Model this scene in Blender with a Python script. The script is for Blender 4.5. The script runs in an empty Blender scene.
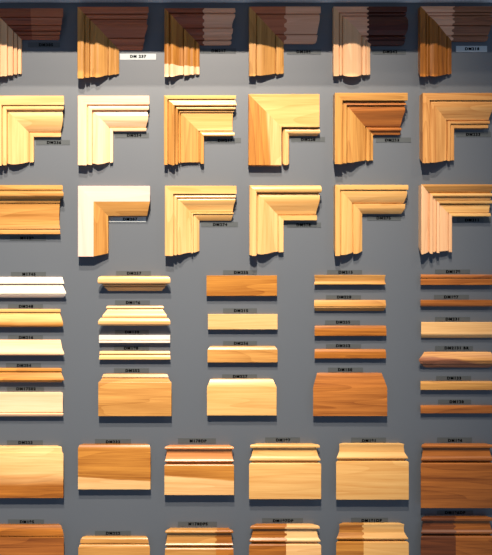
import bpy, bmesh, math, random
from mathutils import Vector

# ------------------------------------------------------------------ frame
S = 0.0025                 # metres per photo pixel on the wall plane
D = 1.75                   # camera distance from the wall
PCX, PCY = 215.0, 277.5    # pixel straight ahead of the camera
def WX(px, h=0.0): return (px - PCX) * S * (D - h) / D
def WZ(py, h=0.0): return (PCY - py) * S * (D - h) / D
C = bpy.context.scene.collection

# ------------------------------------------------------------------ camera
cam = bpy.data.cameras.new('camera')
camo = bpy.data.objects.new('camera', cam); C.objects.link(camo)
camo.location = (0, -D, 0); camo.rotation_euler = (math.pi/2, 0, 0)
cam.sensor_fit = 'VERTICAL'; cam.sensor_height = 24
cam.lens = 24 * D / (555 * S)
cam.shift_x = (246 - PCX) / 555.0
cam.clip_start = 0.05
bpy.context.scene.camera = camo

# ------------------------------------------------------------------ world, lights, exposure
sc = bpy.context.scene
sc.view_settings.view_transform = 'Standard'
sc.view_settings.look = 'None'
sc.view_settings.gamma = 1
sc.view_settings.use_curve_mapping = False
sc.view_settings.exposure = -0.12
w = bpy.data.worlds.new('world'); sc.world = w; w.use_nodes = True
bg = w.node_tree.nodes['Background']
bg.inputs[1].default_value = 0.32
# the room around: dim ceiling, brighter lit floor
_n = w.node_tree.nodes; _l = w.node_tree.links
_tc = _n.new('ShaderNodeTexCoord'); _sp = _n.new('ShaderNodeSeparateXYZ'); _l.new(_tc.outputs['Generated'], _sp.inputs[0])
_r = _n.new('ShaderNodeValToRGB'); _m = _n.new('ShaderNodeMapRange')
_m.inputs['From Min'].default_value = -1; _m.inputs['From Max'].default_value = 1
_l.new(_sp.outputs[2], _m.inputs['Value']); _l.new(_m.outputs[0], _r.inputs[0]); _l.new(_r.outputs[0], bg.inputs[0])
_r.color_ramp.elements[0].position = .25; _r.color_ramp.elements[0].color = (0.78, 0.98, 1.30, 1)
_r.color_ramp.elements[1].position = .62; _r.color_ramp.elements[1].color = (0.22, 0.34, 0.58, 1)

def spot(name, loc, target, power, color, size_deg, blend, radius):
    l = bpy.data.lights.new(name, 'SPOT'); l.energy = power; l.color = color
    l.spot_size = math.radians(size_deg); l.spot_blend = blend; l.shadow_soft_size = radius
    o = bpy.data.objects.new(name, l); C.objects.link(o); o.location = loc
    o.rotation_euler = (Vector(target) - Vector(loc)).to_track_quat('-Z', 'Y').to_euler()
    return o
WARM = (1.0, 0.86, 0.71)
spot('ceiling_spot', (-0.10, -2.4, 2.39), (-0.29, 0, 0.24), 960, WARM, 42, 1.0, 0.035)
spot('ceiling_spot', (-0.15, -2.2, 3.30), (-0.29, 0, 0.20), 850, WARM, 42, 1.0, 0.035)
spot('ceiling_spot', (2.4, -2.6, 3.3), (0.30, 0, -0.05), 110, WARM, 40, 1.0, 0.07)

# ------------------------------------------------------------------ materials
def new_mat(name):
    m = bpy.data.materials.new(name); m.use_nodes = True
    nt = m.node_tree; b = nt.nodes['Principled BSDF']
    return m, nt, b
def N(nt, typ, **kw):
    n = nt.nodes.new(typ)
    for k, v in kw.items(): setattr(n, k, v)
    return n
def math_node(nt, op, a, b=None, clamp=False):
    n = nt.nodes.new('ShaderNodeMath'); n.operation = op; n.use_clamp = clamp
    for i, v in enumerate((a, b)):
        if v is None: continue
        if isinstance(v, (int, float)): n.inputs[i].default_value = v
        else: nt.links.new(v, n.inputs[i])
    return n.outputs[0]
def mixc(nt, f, a, b):
    n = nt.nodes.new('ShaderNodeMix'); n.data_type = 'RGBA'
    for i, v in ((0, f), (6, a), (7, b)):
        if isinstance(v, (int, float)): n.inputs[i].default_value = v
        elif isinstance(v, tuple): n.inputs[i].default_value = (*v, 1)
        else: nt.links.new(v, n.inputs[i])
    return n.outputs[2]
def lin(r, g, b):
    return tuple(((c/255)/12.92 if c/255 <= .04045 else ((c/255+.055)/1.055)**2.4) for c in (r, g, b))

# species: light colour, dark grain colour, grain contrast, ring count, gloss
SP = {
 'cream':   (lin(240, 202, 164), lin(220, 168, 116), .75, 5, .38),
 'white':   (lin(234, 216, 198), lin(222, 196, 170), .60, 4, .40),
 'pink':    (lin(226, 192, 178), lin(210, 166, 148), .65, 4, .40),
 'pine':    (lin(226, 184, 126), lin(196, 142, 80), .85, 6, .35),
 'maple':   (lin(218, 174, 108), lin(190, 134, 68), .85, 6, .35),
 'honey':   (lin(200,148,80), lin(146,96,40), .90, 7, .33),
 'orange':  (lin(192,132,56), lin(132,76,22), .95, 8, .33),
 'amber':   (lin(180,112,40), lin(108,58,16), .95, 9, .32),
 'alder':   (lin(206,138,80), lin(160,92,46), .80, 5, .34),
 'rust':    (lin(172,104,44), lin(104,54,18), .90, 8, .32),
 'cherry':  (lin(190,112,76), lin(136,70,44), .75, 6, .24),
 'mahog':   (lin(160,84,54), lin(98,46,28), .80, 8, .24),
 'walnut':  (lin(168,110,76), lin(90,50,32), .90, 9, .28),
 'fawn':    (lin(232,178,144), lin(204,142,104), .70, 5, .32),
 'tan':     (lin(228,184,140), lin(200,146,100), .70, 6, .32),
 'chestnut':(lin(118,66,34), lin(62,32,16), .85, 7, .32),
 'espresso':(lin(88,36,20), lin(40,15,8), .70, 7, .30),
 'oak':     (lin(216,162,96), lin(160,100,44), .95, 14, .36),
 'knotty':  (lin(182,114,50), lin(112,58,18), .95, 8, .30),
}
def quirk(prof, ts, depth=4.0, w=.42):
    """cut narrow grooves into a profile at the given positions"""
    def at(t):
        for p, q in zip(prof, prof[1:]):
            if p[0] <= t <= q[0]: return p[1]+(q[1]-p[1])*(t-p[0])/max(1e-6, q[0]-p[0])
    out = [p for p in prof if all(abs(p[0]-t) > w+.05 for t in ts)]
    for t in ts:
        h = min(at(t-w), at(t+w))
        out += [(t-w, at(t-w)), (t-w*.45, h-depth), (t+w*.45, h-depth), (t+w, at(t+w))]
    return sorted(out)
MC = {}
def wood(sp, axis='X', band=None, seed=0):
    """band = (species2, position, slope, noise, softness): a second colour of wood below/right of position (local metres, across the grain)"""
    key = (sp, axis, band, seed)
    if key in MC: return MC[key]
    m, nt, b = new_mat('wood_' + sp)
    tc = N(nt, 'ShaderNodeTexCoord'); L = nt.links
    oi = N(nt, 'ShaderNodeObjectInfo')
    sep = N(nt, 'ShaderNodeSeparateXYZ'); L.new(tc.outputs['Object'], sep.inputs[0])
    x, y, z = sep.outputs
    along, across = (x, z) if axis == 'X' else (z, x)
    off = math_node(nt, 'ADD', math_node(nt, 'MULTIPLY', oi.outputs['Random'], 37.0), seed*1.7)
    def vec(sa, sc_, sy):
        cmb = N(nt, 'ShaderNodeCombineXYZ')
        L.new(math_node(nt, 'ADD', math_node(nt, 'MULTIPLY', along, sa), off), cmb.inputs[0])
        L.new(math_node(nt, 'ADD', math_node(nt, 'MULTIPLY', across, sc_), off), cmb.inputs[1])
        L.new(math_node(nt, 'MULTIPLY', y, sy), cmb.inputs[2])
        return cmb.outputs[0]
    def noise(v, det=2, rough=.5, dist=0.0):
        n = N(nt, 'ShaderNodeTexNoise'); n.inputs['Scale'].default_value = 1
        n.inputs['Detail'].default_value = det; n.inputs['Roughness'].default_value = rough
        n.inputs['Distortion'].default_value = dist
        L.new(v, n.inputs['Vector']); return n.outputs[0]
    def cols(sp, seed=0):
        a, d, con, rings, gl = SP[sp]
        big = noise(vec(1.8, 20, 7), 1, .4, .3)
        ring = math_node(nt, 'FRACT', math_node(nt, 'MULTIPLY', big, float(rings)))
        ring = math_node(nt, 'POWER', ring, 2.2)
        fib = noise(vec(10, 420, 420), 3, .6)
        fib = math_node(nt, 'MULTIPLY', math_node(nt, 'SUBTRACT', fib, .38), 2.2, True)
        mid = noise(vec(3, 80, 25), 3, .55)
        mid = math_node(nt, 'MULTIPLY', math_node(nt, 'SUBTRACT', mid, .35), 2.4, True)
        f = math_node(nt, 'ADD', math_node(nt, 'MULTIPLY', ring, .26), math_node(nt, 'MULTIPLY', mid, .46))
        f = math_node(nt, 'ADD', f, math_node(nt, 'MULTIPLY', fib, .42))
        f = math_node(nt, 'MULTIPLY', f, con*1.35, True)
        return mixc(nt, f, a, d)
    col = cols(sp)
    if band:
        sp2, pos, slope, nz, soft = band
        wv = noise(vec(9, 18, 1), 2, .5)
        p = math_node(nt, 'ADD', across, math_node(nt, 'MULTIPLY', along, slope))
        p = math_node(nt, 'ADD', p, math_node(nt, 'MULTIPLY', math_node(nt, 'SUBTRACT', wv, .5), nz))
        f = math_node(nt, 'ADD', math_node(nt, 'DIVIDE', math_node(nt, 'SUBTRACT', p, pos), soft), .5, True)
        col = mixc(nt, f, cols(sp2), col)
    L.new(col, b.inputs['Base Color'])
    b.inputs['Roughness'].default_value = SP[sp][4]
    b.inputs['Coat Weight'].default_value = .04; b.inputs['Specular IOR Level'].default_value = .35
    b.inputs['Coat Roughness'].default_value = .25
    bump = N(nt, 'ShaderNodeBump'); bump.inputs['Strength'].default_value = .12; bump.inputs['Distance'].default_value = .0006
    L.new(noise(vec(15, 500, 500), 2), bump.inputs['Height']); L.new(bump.outputs[0], b.inputs['Normal'])
    MC[key] = m
    return m

def plain(name, col, rough=.5, **kw):
    m, nt, b = new_mat(name); b.inputs['Base Color'].default_value = (*col, 1)
    b.inputs['Roughness'].default_value = rough; b.inputs['Specular IOR Level'].default_value = kw.get('spec', .5)
    n = N(nt, 'ShaderNodeTexNoise'); n.inputs['Scale'].default_value = kw.get('scale', 60); n.inputs['Detail'].default_value = 4
    tc = N(nt, 'ShaderNodeTexCoord'); nt.links.new(tc.outputs['Object'], n.inputs['Vector'])
    v = kw.get('var', .06)
    c = mixc(nt, n.outputs[0], tuple(x*(1-v) for x in col), tuple(min(1, x*(1+v)) for x in col))
    nt.links.new(c, b.inputs['Base Color'])
    return m
M_WALL = plain('wall_paint', (0.084, 0.098, 0.115), .50, spec=0.75, scale=3.0, var=.05)
M_SOFFIT = plain('soffit_paint', (0.88, 0.90, 0.90), .5)
M_TAPE = plain('grey_tape', (0.058, 0.068, 0.072), .55)
M_TAPE_GLARE = plain('glare_tape', (0.50, 0.54, 0.54), .3)  # grey tape with the lamps' glare painted into its colour
M_INK = plain('black_ink', (0.002, 0.002, 0.002), .9, spec=0.0)

# ------------------------------------------------------------------ helpers
def tag(o, label, cat, group=None):
    o['label'] = label; o['category'] = cat
    if group: o['group'] = group
def mesh_obj(name, verts, faces, mats, mi=None, parent=None, loc=(0,0,0), smooth=True):
    me = bpy.data.meshes.new(name); me.from_pydata(verts, [], faces); me.update()
    for m in mats: me.materials.append(m)
    if mi:
        for p, k in zip(me.polygons, mi): p.material_index = k
    bm = bmesh.new(); bm.from_mesh(me)
    bmesh.ops.remove_doubles(bm, verts=bm.verts, dist=1e-6)
    bmesh.ops.recalc_face_normals(bm, faces=bm.faces); bm.to_mesh(me); bm.free()
    if smooth:
        me.polygons.foreach_set('use_smooth', [True]*len(me.polygons))
        me.set_sharp_from_angle(angle=math.radians(38))
    o = bpy.data.objects.new(name, me); C.objects.link(o); o.location = loc
    if parent: o.parent = parent
    return o
def box(name, a, b, mat, kind=None, parent=None, loc=(0,0,0)):
    (x0,y0,z0),(x1,y1,z1) = a, b
    v = [(x,y,z) for x in (x0,x1) for y in (y0,y1) for z in (z0,z1)]
    f = [(0,1,3,2),(4,6,7,5),(0,4,5,1),(2,3,7,6),(0,2,6,4),(1,5,7,3)]
    o = mesh_obj(name, v, f, [mat], parent=parent, loc=loc, smooth=False)
    if kind: o['kind'] = kind
    return o

def soften(pts):
    """round each corner of a profile a little; pts = (t px, h mm)"""
    out = [pts[0]]
    for a, p, c in zip(pts, pts[1:], pts[2:]):
        for q in (a, c):
            dx, dy = (q[0]-p[0])*2.5, (q[1]-p[1]); l = math.hypot(dx, dy)
            r = min(.9, l*.33)/max(l, 1e-6)
            out.append((p[0]+(q[0]-p[0])*r, p[1]+(q[1]-p[1])*r))
    out.append(pts[-1])
    # round the two outer arrises
    t0, h0 = out[0]; t1, h1 = out[-1]
    out[0] = (t0+.28, h0); out.insert(0, (t0, h0-.7))
    out[-1] = (t1-.28, h1); out.append((t1, h1-.7))
    return out
def dense(pts, step):
    out = []
    for p, q in zip(pts, pts[1:]):
        n = max(1, int(math.ceil((q[0]-p[0])/step)))
        for k in range(n): out.append((p[0]+(q[0]-p[0])*k/n, p[1]+(q[1]-p[1])*k/n))
    out.append(pts[-1]); return out

def finger(amp, period, phase=0.0, lo=0, hi=1e9):
    """a finger joint seen from the front: blunt teeth"""
    def f(t):
        if t < lo or t > hi: return 0.0
        u = ((t+phase) / period) % 1.0
        return amp * (max(-1, min(1, (abs(u-.5)*4-1)*2.6)))
    return f

def run(name, prof, s0, s1, place, mats, parent, jag0=None, jag1=None, seg=None):
    """extrude prof between s0(t,h) and s1(t,h); place(s,t,h)->xyz local.  All lengths in px, h in m."""
    if jag0 or jag1: prof = dense(prof, .35)
    v, f, mi = [], [], []
    for t, hm in prof:
        h = hm/1000.0
        a = s0(t, h) + (jag0(t) if jag0 else 0); b = s1(t, h) + (jag1(t) if jag1 else 0)
        a0 = s0(t, 0) + (jag0(t) if jag0 else 0); b0 = s1(t, 0) + (jag1(t) if jag1 else 0)
        v += [place(a, t, h), place(b, t, h), place(a0, t, 0), place(b0, t, 0)]
    n = len(prof)
    for i in range(n-1):
        a, b = 4*i, 4*i+4
        for q in ((a, b, b+1, a+1), (a+2, a+3, b+3, b+2), (a, a+2, b+2, b), (a+1, b+1, b+3, a+3)):
            f.append(q)
            mi.append(1 if (seg and (prof[i][0]+prof[i+1][0])/2 > seg) else 0)
    f.append((0, 1, 3, 2)); mi.append(0)
    e = 4*(n-1); f.append((e, e+2, e+3, e+1)); mi.append(1 if seg else 0)
    return mesh_obj(name, v, f, mats, mi, parent)

def place_fn(hm, ox, oz, horizontal, x0=0, y0=0):
    # s,t in px.  horizontal: s = px, t measured down from y0; vertical: s = py, t measured right from x0
    if horizontal: return lambda s, t, h: (WX(s, hm)-ox, -h, WZ(y0+t, hm)-oz)
    return lambda s, t, h: (WX(x0+t, hm)-ox, -h, WZ(s, hm)-oz)

def corner(short, x0, y0, xe, ye, prof, k, mh, mv, split=None, seg=None, seg_m=None, bandv=None, dip=None, label=None, name='corner_sample', q=None, qd=4.0):
    if q: prof = quirk(prof, q, qd)
    hs = [p[1] for p in prof]; hx = max(hs)/1000; hm = (max(hs)+sum(hs)/len(hs))/2000
    W = prof[-1][0]; hi_ = prof[-1][1]/1000
    fr = (D-hm)/(D-hi_) - 1
    f = 1 - ((x0+W-PCX)*fr + (y0+W-PCY)*fr)/2/W
    prof = [(t*f, h) for t, h in prof]; seg = seg*f if seg else None
    ox, oz = WX((x0+xe)/2), WZ((y0+ye)/2)
    e = bpy.data.objects.new(name, None); C.objects.link(e); e.location = (ox, 0, oz); e.empty_display_size = .03
    tag(e, label, 'moulding', 'mitred corner moulding samples')
    P = soften(prof)
    ph = place_fn(hm, ox, oz, True, y0=y0); pv = place_fn(hm, ox, oz, False, x0=x0)
    endx = lambda t, h: xe - k*(hx-h)/S
    endy = lambda t, h: ye - k*(hx-h)/S
    mit_h = lambda t, h: x0 + t
    mit_v = lambda t, h: y0 + t
    def mats(sp, ax, band=None):
        ms = [wood(sp, ax, band)]
        if seg: ms.append(wood(seg_m if isinstance(seg_m, str) else seg_m[0 if ax == 'X' else 1], ax))
        return ms
    if split:
        sx, sp2, jag = split
        # only fingers away from the mitre: never let the joint cross it
        a = run('top_rail', P, mit_h, lambda t, h: max(sx, x0+t), ph, mats(mh, 'X'), e, jag1=jag, seg=seg)
        b = run('rail_end_section', P, lambda t, h: max(sx, x0+t), endx, ph, mats(sp2, 'X'), e, jag0=jag, seg=seg)
        b['label'] = {'espresso':'very dark stained end section','fawn':'paler reddish end section','walnut':'dark brown end section','cherry':'lighter brown end section','mahog':'dark reddish end section'}.get(sp2, 'differently stained end section')
    else:
        run('top_rail', P, mit_h, endx, ph, mats(mh, 'X'), e, seg=seg)
    if dip:
        dy, sp3 = dip
        amp = lambda t, h: dy - h*120
        run('side_rail', P, mit_v, amp, pv, mats(mv, 'Z', bandv), e, seg=seg)
        b = run('rail_end_section', P, amp, endy, pv, mats(sp3, 'Z'), e, seg=seg)
        b['label'] = 'pale lower end'
    else:
        run('side_rail', P, mit_v, endy, pv, mats(mv, 'Z', bandv), e, seg=seg)
    return e

def straight(short, xl, xr, yt, prof, k, sp, label, name='moulding_sample', band=None, cap=None, split=None, group=None, capsp=None, seg=None, seg_m=None, kl=None, q=None, qd=3.0):
    if q: prof = quirk(prof, q, qd, .38)
    hs = [p[1] for p in prof]; hx = max(hs)/1000; hm = (max(hs)+sum(hs)/len(hs))/2000
    if yt > 300:        # the top face shows when the sample hangs below eye level
        dy = prof[0][1]/1000*(yt-PCY)/D
        yt += dy; e1 = prof[-1][0]
        prof = [(t if t < e1-.1 else t-dy, h) for t, h in prof] if prof[-1][0]-prof[-2][0] > dy+1 else [(t*(e1-dy)/e1, h) for t, h in prof]
        if cap: assert any(p[0] >= cap for p in prof)
    W = prof[-1][0]; ox, oz = WX((xl+xr)/2), WZ(yt+W/2)
    kl = k if kl is None else kl
    lo = lambda t, h: xl + kl*(hx-h)/S
    hi = lambda t, h: xr - k*(hx-h)/S
    pl = place_fn(hm, ox, oz, True, y0=yt)
    if band: band = (band[0], WZ(band[1], hm)-oz, band[2], band[3], band[4])
    if not cap and not split:
        ms = [wood(sp, 'X', band)] + ([wood(seg_m, 'X')] if seg else [])
        o = run(name, soften(prof), lo, hi, pl, ms, None, seg=seg); o.location = (ox, 0, oz)
        tag(o, label, 'moulding', group); return o
    e = bpy.data.objects.new(name, None); C.objects.link(e); e.location = (ox, 0, oz); e.empty_display_size = .03
    tag(e, label, 'moulding', group)
    pieces = [('board', soften(prof))]
    if cap:
        i = [j for j, p in enumerate(prof) if p[0] >= cap][0]
        pieces = [('cap', soften(prof[:i])), ('board', soften(prof[i:]))]
        g0, g1 = prof[i-1][0], prof[i][0]
        if g1 > g0 + .05:      # groove floor between the two
            gf = prof[i-1][1]-4 if prof[i-1][1] > 6 else 3
    for nm, P in pieces:
        spn = capsp if (nm == 'cap' and capsp) else sp
        if split:
            sx, spl, spr, jag = split
            jg = jag if nm == 'cap' else None
            a = run(nm, P, lo, lambda t, h: sx, pl, [wood(spl, 'X')], e, jag1=jg)
            b = run(nm, P, lambda t, h: sx, hi, pl, [wood(spr, 'X')], e, jag0=jg)
            a['label'] = 'darker half' if SP[spl][0][1] < SP[spr][0][1] else 'paler half'
            b['label'] = 'paler half' if a['label'] == 'darker half' else 'darker half'
        else:
            run(nm, P, lo, hi, pl, [wood(spn, 'X', band if nm == 'board' else None)], e)
    if cap and g1 > g0 + .05:
        run('backing', [(g0-.8, gf), (g1+.8, gf)], lambda t, h: xl+3+kl*0, lambda t, h: xr-3, pl, [wood(sp, 'X')], e)
    return e

def strip(x0, x1, y0, y1, text, tx, ty, label, pale=False, tw=None):  # pale: use the tape whose colour carries painted glare
    cx, cz = WX((x0+x1)/2), WZ((y0+y1)/2)
    a, b = (x1-x0)/2*S, (y1-y0)/2*S
    o = box('label_strip', (-a, -.0006, -b), (a, 0, b), M_TAPE_GLARE if pale else M_TAPE, loc=(cx, 0, cz))
    tag(o, label, 'label', 'printed code strips')
    cu = bpy.data.curves.new('t', 'FONT'); cu.body = text; cu.size = .0096; cu.align_x = 'CENTER'; cu.align_y = 'CENTER'
    cu.offset = .00025; cu.extrude = .0001; cu.space_character = 1.32
    tmp = bpy.data.objects.new('t', cu); C.objects.link(tmp)
    bpy.context.view_layer.update()
    me = bpy.data.meshes.new_from_object(tmp.evaluated_get(bpy.context.evaluated_depsgraph_get()))
    bpy.data.objects.remove(tmp)
    b2 = bmesh.new(); b2.from_mesh(me); g0 = b2.verts[:] + b2.edges[:] + b2.faces[:]
    bmesh.ops.translate(b2, verts=b2.verts[:], vec=(-.0005, -.0002, 0))
    for dx_, dy_ in ((.0005, 0), (.001, 0), (.0005, .0004)):      # heavy strokes
        d_ = bmesh.ops.duplicate(b2, geom=g0)
        bmesh.ops.translate(b2, verts=[v for v in d_['geom'] if isinstance(v, bmesh.types.BMVert)], vec=(dx_, dy_, 0))
    b2.to_mesh(me); b2.free()
    me.materials.clear(); me.materials.append(M_INK)
    t = bpy.data.objects.new('lettering', me); C.objects.link(t); t.parent = o
    t.rotation_euler = (math.pi/2, 0, 0); t.location = (WX(tx)-cx, -.00075, WZ(ty)-cz)
    return o

# ------------------------------------------------------------------ setting
box('wall_back', (-1.6, 0, -1.4), (1.9, .05, 1.5), M_WALL, 'structure')
HZ = WZ(2.6)
box('trim_1', (-1.6, -.163, HZ), (1.9, 0, HZ+.32), M_SOFFIT, 'structure')

# ------------------------------------------------------------------ mitred corner samples
fj = finger
corner('', -9, 8.5, 63.5, 77.5, [(0,17.9),(1,20.3),(9,20.3),(10,17.9),(11,17.2),(12,15.6),(16,16.4),(17,13.3),(18,12.5),(22,12.5),(23,8.58),(24,8.58),(26,9.36),(27,6.24),(30.5,6.24)], .85,
   'mahog', 'tan', split=(31, 'cherry', None),
   q=[9.5, 17, 22.5, 26.5], label='leftmost top-row corner moulding, dark brown top arm on a pale upright arm')
corner('', 77.5, 7, 149, 79, [(0,22.6),(1,24.2),(6,25),(7,21.1),(8,20.3),(9,22.6),(10,21.8),(11,20.3),(12,21.8),(13,18.7),(17,17.2),(19,21.1),(22,19.5),(26,14.8),(30,10.1),(32,11.7),(34,10.1),(37,6.24),(38,6.24),(39,7.8),(40,5.46),(42,4.68)], .85,
   'cherry', 'honey', q=[7.5, 12.6, 31], label='reddish brown corner moulding above a glare-painted code strip, amber upright arm, top row')
corner('', 164.5, 8.5, 235.5, 77.5, [(0,17.9),(4,19.5),(5,16.4),(7,18.7),(9,17.9),(12,13.3),(15,10.1),(19,9.36),(20,12.5),(24,11.7),(26,7.8),(29,9.36),(31,6.24),(33,7.8),(35.5,7.02)], .85,
   'mahog', 'orange', split=(203.5, 'fawn', fj(.8, 6)), dip=(66.5, 'cream'),
   q=[5, 19.4, 31], label='top-row corner moulding whose orange upright arm ends in a pale cream tip')
corner('', 249, 7, 320.5, 76.5, [(0,19.5),(7,19.5),(7.3,16.8),(13,17.2),(20,13.3),(26,10.1),(27,9.36),(28,11.7),(33,9.36),(35.5,7.02)], .85,
   'cherry', 'honey', split=(285.5, 'fawn', fj(1.3, 8, 2, 7)),
   q=[7.3, 27.2], label='top-row corner moulding with toothed joint between chocolate brown and pale rosy right end')
corner('', 333.5, 6.5, 408, 77, [(0,17.2),(5,17.2),(6,14.8),(8,15.6),(9,13.3),(10,15.6),(14,19.5),(19,20.3),(24,18.7),(28,14),(29,11.7),(31,14),(34,13.3),(37.5,10.1)], .85,
   'fawn', 'tan', split=(367.8, 'espresso', fj(1.0, 4.6)),
   q=[6, 9.2, 28.7, 33], label='top-row corner moulding with nearly black right end jointed to a pale corner')
corner('', 420, 6.5, 493, 77, [(0,19.5),(5,20.3),(6,17.9),(8,18.7),(9,15.6),(10,17.2),(14,19.5),(18,17.9),(24,12.5),(28,9.36),(30,10.1),(33,7.02)], .85,
   'fawn', 'amber', split=(453.5, 'walnut', fj(1.1, 5.2)),
   q=[6, 9, 19, 28], label='rightmost top-row corner moulding, glowing orange-brown upright beside a dark jointed arm')

corner('', -7.5, 96, 64.5, 166, [(0,21),(9.5,22),(10,17),(11,20),(14,20),(15,14),(16,14),(20,17),(25,16),(30,13),(36,7),(37,9),(41,8)], .8,
   'pine', 'pine', q=[10, 15, 36.3], label='leftmost second-row corner moulding, pale yellow with bulging face')
corner('', 78, 96, 149.5, 165.5, [(0,20),(9,21),(9.5,16),(11,19),(14,19),(15,13),(16,13),(20,17),(25,14),(29,9),(31,6),(32,9),(35,8)], .7,
   'cream', 'cream', q=[9.7, 14.7, 31.4], qd=2.2, label='creamy white corner moulding, brightest of the second row')
corner('', 164, 95.5, 236.5, 165.5, [(0,20),(3.5,20),(4,17),(6,18),(9,22),(10.5,22),(11,17),(13,19),(14,17),(14.5,11),(16,13),(16.7,10),(25,8),(33,8),(36,9),(37,15),(40,15)], .7,
   'maple', 'honey', q=[4, 11.2, 14.4, 16.5, 35], label='honey corner moulding with many ridges and broad flat band, second row')

# flat board corner with separate half-round bead
def board_corner():
    e = corner('', 248.5, 94, 319.5, 165, [(0,19),(33,19)], 0, 'maple', 'orange', bandv=('pine', .0, .0, .0, .004),
       label='flat wide board corner with half-round bead inside it, second row')
    return e
BC = board_corner()
for o in BC.children:
    if o.name.startswith('side_rail'):
        o.data.materials[0] = wood('pine', 'Z', ('orange', WX(268, .019)-BC.location.x, .06, .008, .006))
        # wood() blends the second species on the low side of the position
def bead():
    hm = .012; prof = [(0,4),(.6,9),(1.8,12.5),(3.7,14),(5.6,12.5),(6.9,9),(7.4,4)]
    ox, oz = BC.location.x, BC.location.z
    x0, y0 = 282.2, 127.6
    ph = place_fn(hm, ox, oz, True, y0=y0); pv = place_fn(hm, ox, oz, False, x0=x0)
    rx = lambda t, h: 320 - 2.6*abs(t/3.7-1)**2.4
    ry = lambda t, h: 165 - 2.6*abs(t/3.7-1)**2.4
    run('bead', dense(prof, .4), lambda t, h: x0+t, rx, ph, [wood('pine', 'X')], BC)
    run('bead', dense(prof, .4), lambda t, h: y0+t, ry, pv, [wood('pine', 'Z')], BC)
bead()
corner('', 334.5, 93.5, 407, 164.5, [(0,30),(7.5,30),(8,24),(9,23),(11,26),(12,26),(12.5,22),(14,22),(17,23),(22,17),(27,12),(31,9),(32,8),(34,12),(37,11),(38,8),(40,8)], .6,
   'honey', 'honey', seg=7.8, seg_m=('rust', 'honey'), q=[8, 12.4, 32.3, 36.5], label='second-row corner moulding with red-brown top arm on a golden upright')
corner('', 422, 93.5, 494, 163.5, [(0,28),(7,28),(7.5,24),(9,25),(14,24),(24,13),(26,12),(26.5,15),(29,15),(30,12),(33.5,11)], .6,
   'oak', 'oak', q=[7.5, 26, 30], label='coarse-grained oak corner moulding, rightmost of the second row')

corner('', 78, 186, 150, 256.5, [(0,23),(15.5,23),(30,14)], .9,
   'pink', 'pink', seg=15.5, seg_m='honey', label='plain two-tone corner frame, pinkish white outside and orange inside, third row')
corner('', 165, 186, 236.5, 256, [(0,26),(8.5,27),(9,23),(12,24),(12.5,21),(15,22),(19,16),(24,12),(26,12),(26.5,15),(28,15),(28.5,11),(29.5,12),(34.5,5)], .6,
   'maple', 'pine', q=[8.8, 12.3, 26.2, 28.6], qd=2.2, label='third-row honey corner moulding with stepped deep orange lower lip')
corner('', 249.5, 185.5, 321.5, 256, [(0,24),(1.5,27),(4,29),(6.5,28),(7.5,24),(8,20),(11,22),(14,22),(20,17),(25,11),(29,10),(29.5,13),(34.5,12)], .6,
   'maple', 'pine', q=[7.7, 29], qd=3, label='third-row corner moulding with rounded outer rim and creamy upright, central')
corner('', 335, 185, 408, 256, [(0,25),(5,25),(5.5,22),(8,22),(12,20),(18,14),(18.5,18),(23,17),(28,9)], .8,
   'maple', 'maple', q=[5.4, 18.1], qd=3, label='narrow smooth tan corner moulding, fifth of the third row')
corner('', 421, 184.5, 494, 254.5, [(0,24),(1.5,25),(8,17),(8.5,21),(10,23),(11.5,23),(12.5,18),(15,16),(16,20),(18.5,20),(19.5,15),(27,13),(29,17),(31.5,17)], .8,
   'honey', 'tan', seg=8.2, seg_m=('maple', 'tan'), q=[8.3, 12.3, 15.5, 19.2, 28], qd=2.2, label='rightmost third-row corner moulding with pinkish grooved upright')

# ------------------------------------------------------------------ straight samples
straight('', -24, 64, 185, [(0,20),(1,23),(5,23),(5.3,21),(6,22),(8,26),(11,26),(12.5,22),(13.5,14),(18,13),(18.3,11.5),(30,10),(40,11),(43.5,14),(44,12.5),(49,14)], .9, 'honey',
   'wide golden crown moulding cut off by the left edge, third row', name='crown_sample', kl=0, q=[5.4, 18, 44])
G1 = 'short straight moulding samples'
straight('', -24, 66.5, 277, [(0,6),(3,8),(6.5,12),(7.5,7),(8.5,7.5),(16,18),(17,17.5),(20.5,11)], 1, 'white', 'white chair rail with sharp ridge, top of the far left stack', group=G1, kl=0, q=[7, 17.3])
straight('', -24, 63.5, 309, [(0,9),(3,10),(3.6,7),(9,13),(13,17),(16,18),(18,15)], 1, 'maple', 'honey rail under the white one, second of the far left stack', group=G1, band=('orange', 323, 0, .02, .012), kl=0, q=[3.8])
straight('', -24, 64.5, 340, [(0,5),(2,6),(9,11),(12,17),(14,18),(15.5,14)], .9, 'cream', 'cream bullnosed rail, third of the far left stack', group=G1, kl=0)
straight('', -24, 64.5, 368, [(0,8),(3,10),(3.8,7),(7,11),(11,17),(12,17),(12.5,12),(14.5,9)], 1, 'orange', 'bright orange grooved rail, fourth of the far left stack', group=G1, kl=0, q=[3.8, 12.3])
straight('', -24, 63.5, 392, [(0,13),(10,12),(20,13),(20.3,15),(21,16),(24.5,13)], .6, 'cream', 'tall cream casing with dark lower lip, bottom of the far left stack', group=G1, kl=0, q=[20])

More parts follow.
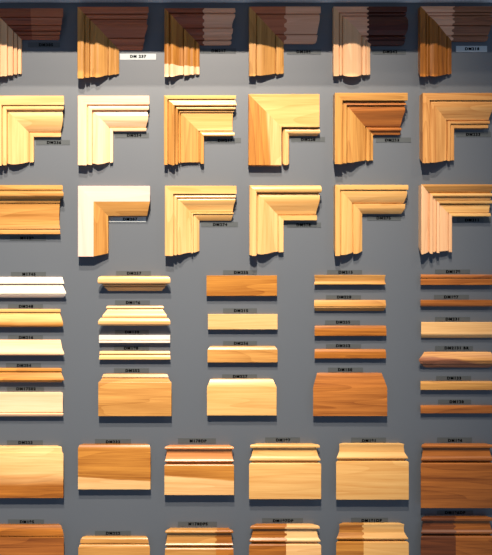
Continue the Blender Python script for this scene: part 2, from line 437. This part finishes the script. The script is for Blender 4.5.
straight('', 98, 170.5, 276, [(0,20),(1,25),(3.5,27),(6.5,27),(8,24),(8.3,17),(10,16.5),(10.6,13),(12,12),(12.4,9),(15,5)], 1, 'pine', 'stepped cap with wide round top, uppermost in the second column of short samples', group=G1, q=[8.2, 10.4])
straight('', 98.5, 170.5, 306, [(0,5),(2,7),(3,6),(3.5,4),(6,8),(9,14),(11,15),(12,19),(15,24),(18,24),(19.5,20)], 1, 'pine', 'honey moulding widening downward, just below the stepped round cap', group=G1, q=[3, 11.4])
straight('', 99, 170, 335, [(0,12),(5,13),(5.3,12),(8,12)], 0, 'white', 'thin plain white strip between two honey mouldings', group=G1, q=[5])
straight('', 99, 170.5, 351, [(0,9),(3,11),(3.6,9.5),(6,12),(8.5,13)], .4, 'maple', 'thin honey strip just below the white strip', group=G1, q=[3.3])
straight('', 98.5, 171.5, 374, [(0,8),(1,9),(3.5,12),(4,11),(7,16),(7.6,19),(42,19)], 1, 'honey', 'large honey board with stepped top edge under the thin strips', group=G1, name='baseboard_sample', q=[3.8])

straight('', 206.5, 277, 275.5, [(0,14),(20.5,14)], 0, 'orange', 'plain orange rectangular board with a small knot, middle column', group=G1)
straight('', 208, 277.5, 314, [(0,13),(15.5,13)], 0, 'pine', 'plain pale rectangular strip, second in the middle column', group=G1)
straight('', 207.5, 277.5, 346, [(0,7),(3.5,13),(16.5,13)], 1, 'honey', 'orange board with clipped top corners, third in the middle column', group=G1)
straight('', 207, 276.5, 379, [(0,9),(7.5,17),(36.5,17)], 1, 'maple', 'tall pale board with clipped top corners and wavy grain, middle column', group=G1, name='baseboard_sample')

straight('', 314, 386, 275, [(0,12),(3,10),(6,9),(8,11),(9.5,14)], .5, 'honey', 'light golden cove strip, topmost in the fourth column of short samples', group=G1)
straight('', 314, 386, 300, [(0,13),(6,15),(7,15),(11,7)], .5, 'honey', 'golden strip with shadowed brown lower slope, fourth column', group=G1, q=[7])
straight('', 314.5, 386.5, 325.5, [(0,11),(5,13),(10.5,13)], .4, 'amber', 'deep orange strip in the middle of the fourth column of short samples', group=G1)
straight('', 314.5, 386, 349, [(0,9),(3,12),(9.5,12)], .4, 'amber', 'brownish orange strip directly above the knotty board', group=G1)
straight('', 313, 387, 373, [(0,7),(3,9),(14,18),(43,18)], 1, 'knotty', 'large knotty orange-brown board with sloping top corners', group=G1, name='baseboard_sample', band=None)

straight('', 420.5, 494, 274.5, [(0,12),(3.5,13),(4,10.5),(4.5,12),(10.5,12)], .3, 'rust', 'dark orange grooved strip, top of the far right stack', group=G1, q=[3.8])
straight('', 420.5, 492.5, 300, [(0,12),(5,12),(6.5,10)], .3, 'rust', 'narrow rusty strip, second of the far right stack', group=G1)
straight('', 421, 494, 322, [(0,12),(10,13),(12,14),(16,6)], .3, 'pine', 'pale beige strip with darker lower edge, far right stack', group=G1)
straight('', 418.5, 496, 352, [(0,7),(2,9),(7,17),(9,17),(10,14),(11,15),(12.5,10),(14,9),(16,5)], 1, 'oak', 'brown and cream streaked rail with pointed left end', group=G1, band=('walnut', 360, .10, .02, .006), kl=1.6)
straight('', 420.5, 494, 381, [(0,10),(2,12),(9,12)], .3, 'honey', 'bright golden strip, second from bottom of the far right stack', group=G1)
straight('', 420.5, 494, 405, [(0,11),(3,12),(8.5,11)], .3, 'rust', 'rust-brown strip, lowest of the far right stack', group=G1)

# ------------------------------------------------------------------ baseboards
G2 = 'baseboard samples in the bottom two rows'
def B(*a, **k): return straight('', *a, name='baseboard_sample', group=G2, **k)
B(-32, 63.5, 446, [(0,11),(1,13),(5.5,14),(6,18),(52,18)], 1, 'pine', 'wide pale board darkening to orange below, leftmost of upper baseboard row', band=('amber', 480, 0, .010, .030), kl=0)
B(78, 150.5, 444, [(0,13),(3,17),(45.5,17)], .6, 'orange', 'orange board with swirling grain and pale wedge along its bottom', band=('pine', 479, .06, .006, .002))
CAPB = [(0,17),(1,19),(2.6,19),(3,14),(4,12),(8,12),(13,16),(14.6,19),(15.6,17),(16.2,12),(17.5,12),(17.8,18),(19,20)]
B(164.5, 234, 445, CAPB+[(50,20)], .6, 'orange', 'capped baseboard, reddish brown above and yellow in its lower half', cap=17.6, capsp='alder', band=('pine', 478, .07, .006, .004))
CAPC = [(0,15),(1,17),(3,17),(3.6,11),(6,10),(12,14),(14.6,19),(16,18),(16.8,12),(17.8,12),(18.1,18),(19,20)]
B(249, 321, 443.5, CAPC+[(55.5,20)], 1, 'maple', 'uniform honey capped baseboard with flaring shoulders and lipped top', cap=17.9)
CAPD = [(0,11),(3,10),(8,11),(11.5,16),(13.2,19),(14.4,18),(15.2,12),(16.3,12),(16.6,18),(17.4,20)]
B(336, 408.5, 443.5, CAPD+[(56,20)], 1, 'maple', 'honey baseboard with concave waisted cap and no lip, upper row', cap=16.4)
B(420.5, 494, 443.5, CAPC+[(64.5,20)], .8, 'rust', 'large red-brown capped baseboard, rightmost of the upper row', cap=17.9)

B(-32, 64, 525, [(0,9),(4,14),(9.5,18),(10,16.5),(10.8,18),(54,18)], 1, 'amber', 'wide deep orange board with sloping top edge, bottom left of the display', kl=0, band=('rust', 538, 0, .004, .006), q=[10.2])
B(78.5, 150, 537, [(0,9),(1.5,13),(5,15),(6,14.5),(7,17),(9,20),(46,20)], .7, 'honey', 'honey board with double rounded top step, bottom row', q=[6.2])
B(165, 233.5, 528, CAPB+[(50,20)], .6, 'honey', 'bottom-row capped baseboard, golden with darker orange right third', cap=17.6, split=(216, 'honey', 'amber', fj(.9, 5)))
B(249, 321, 524, CAPC+[(55.5,20)], 1, 'amber', 'bottom-row capped baseboard, dark orange left half and cream right half', cap=17.9, split=(286, 'amber', 'pine', fj(1.1, 4.6)))
B(336, 408.5, 523.5, CAPD+[(56,20)], 1, 'maple', 'bottom-row waisted baseboard, orange left third and pale honey right', cap=16.4, split=(363.5, 'orange', 'maple', fj(1.0, 4.6)))
B(420.5, 494, 516, CAPC+[(60,20)], .8, 'rust', 'bottom right baseboard, dark brown left half and rust right half', cap=17.9, split=(455.5, 'chestnut', 'rust', fj(1.0, 4.6)))

# ------------------------------------------------------------------ printed code strips
STR = [
 (28,60,42.5,47.5,'DM305',46,45,'shadowed code strip under the leftmost dark top-row corner',0),
 (120,156,53.8,59.8,'DM 237',138,56.6,'whitish code strip under the reddish brown top-row corner',1),  # whitish: grey tape with glare painted into its colour
 (200,236,48.5,53.5,'DM217',218.5,51,'code strip under the top-row corner with a cream tip',0),
 (287,321,49.5,54.5,'DM305',303.5,52,'code strip under the chocolate and rosy jointed top-row corner',0),
 (372,406,49.5,54.5,'DM242',390,52,'code strip under the nearly black top-row moulding arm',0),
 (456,487,46,52,'DM218',472,49,'bright white code strip at upper right under the dark jointed arm',1),  # bright white: grey tape with glare painted into its colour
 (36,70,140,145,'DM236',54,142.7,'code strip under the pale bulging corner, second row far left',0),
 (115,149,133,138,'DM234',134,135.5,'code strip under the creamy white second-row corner',0),
 (207,241,138,143,'DM217',225,140.7,'code strip under the many-ridged second-row corner',0),
 (291,325,137,142,'DM228',308,139.7,'code strip under the half-round bead of the board corner',0),
 (376,411,137.5,142.5,'DM253',392,140.3,'code strip under the red-brown arm of the second row',0),
 (456,491,132,137,'DM233',473,134.6,'code strip under the coarse-grained oak corner',0),
 (10,46,236,240.5,'M1129',27,238.2,'code strip under the wide golden crown moulding',0),
 (109,146,217,222,'DM207',130,219.3,'pale code strip under the pinkish white corner frame',1),  # pale: grey tape with glare painted into its colour
 (201,238,222,227,'DM274',220,224.7,'code strip under the corner with the deep orange lip',0),
 (287,321,222.5,227.5,'DM378',303.5,225,'code strip under the corner with the rounded outer rim',0),
 (367,401,215.5,220.5,'DM275',383.5,218.2,'code strip under the narrow smooth tan corner',0),
 (457,491,217.5,222.5,'DM211',472,220.2,'code strip under the pinkish grooved third-row corner',0),
 (11,46,272,276.3,'M1745',29,274.3,'code strip above the white ridged chair rail',0),
 (8,43,304,308.5,'DM248',26,306.5,'code strip between the white rail and the honey rail',0),
 (8,43,335.2,339.7,'DM216',26,337.6,'code strip above the cream bullnosed rail',0),
 (6,41,363.2,367.6,'DM254',24,365.6,'code strip above the bright orange grooved rail',0),
 (7,44,387,391.3,'DM17502',26,388.9,'code strip above the tall cream casing',0),
 (116,151,271,275.6,'DM257',134,273.4,'code strip above the stepped cap with round top',0),
 (115,150,300.3,305,'DM196',133,302.7,'code strip below the stepped cap, above the widening honey moulding',0),
 (115,149,330,334.4,'DM130',132,332.2,'code strip just above the thin white strip',0),
 (114,149,346,350.5,'DM190',131,348.3,'code strip just below the thin white strip',0),
 (114,149,368.2,372.8,'DM252',132.5,370.7,'code strip above the large honey stepped board',0),
 (223,257,270.2,274.8,'DM255',241,272.6,'code strip above the plain orange rectangular board',0),
 (223,257,308.3,313,'DM215',241,310.8,'code strip above the plain pale rectangular strip',0),
 (223,257,341,345.5,'DM256',241,343.4,'code strip above the middle orange board with clipped corners',0),
 (222,257,374.3,378.6,'DM227',240,376.6,'code strip above the tall pale wavy-grained board',0),
 (327,362,270,274.3,'DM215',345.5,272.4,'code strip above the light golden cove strip',0),
 (326,361,295.2,299.4,'DM228',344,297.2,'code strip above the golden strip with brown lower slope',0),
 (325,360,320.3,324.8,'DM255',343,322.3,'code strip above the deep orange fourth-column strip',0),
 (326,361,344,348.4,'DM252',343,345.8,'code strip above the brownish orange strip',0),
 (328,363,367.5,372.2,'DM150',345,369.8,'code strip above the large knotty board',0),
 (435,470,269.5,273.8,'DM179',453,271.8,'code strip above the dark orange grooved right strip',0),
 (434,469,294.8,299.2,'DM197',451,297.1,'code strip above the narrow rusty right strip',0),
 (435,470,317,321.4,'DM231',452.5,319.2,'code strip above the pale beige right strip',0),
 (435,473,346,350.8,'DM2131 BR',456.5,348.1,'longer code strip above the streaked rail with pointed end',0),
 (436,471,376,380.4,'DM133',454,378.2,'code strip above the bright golden right strip',0),
 (438,471,399.5,404,'DM120',456.5,401.8,'code strip above the rust-brown lowest right strip',0),
 (7,43,440.2,444.8,'DM223',25.5,442.6,'code strip above the pale board darkening to orange',0),
 (95,131,439,443.4,'DM232',113,441.9,'code strip above the swirling orange board with pale wedge',0),
 (178,216,438.2,443.6,'M178DP',198,441,'code strip above the two-tone reddish and yellow baseboard',0),
 (265,300,437.3,442.2,'DM197',283,440.1,'code strip above the uniform honey flaring baseboard',0),
 (351,386,437.5,442.4,'DM191',369,440.7,'code strip above the waisted honey baseboard of the upper row',0),
 (437,472,437.4,442.2,'DM196',455,440.5,'code strip above the large red-brown baseboard',0),
 (8,44,519.3,524,'DM195',27,521.9,'code strip above the bottom left deep orange board',0),
 (95,131,530.8,535.6,'DM222',113,533.3,'code strip above the honey board with double rounded step',0),
 (178,217,521.6,526.5,'M178DPS',198,524,'code strip above the bottom baseboard with orange right third',0),
 (262,303,518,522.6,'DM197DP',283,520.8,'code strip above the half dark orange half cream baseboard',0),
 (351,388,517.6,522.2,'DM191DP',371.5,520.6,'code strip above the bottom waisted two-tone baseboard',0),
 (437,473,510.6,514.6,'DM196DP',455,512.6,'deeply shadowed code strip between the two rightmost baseboards',0),
]
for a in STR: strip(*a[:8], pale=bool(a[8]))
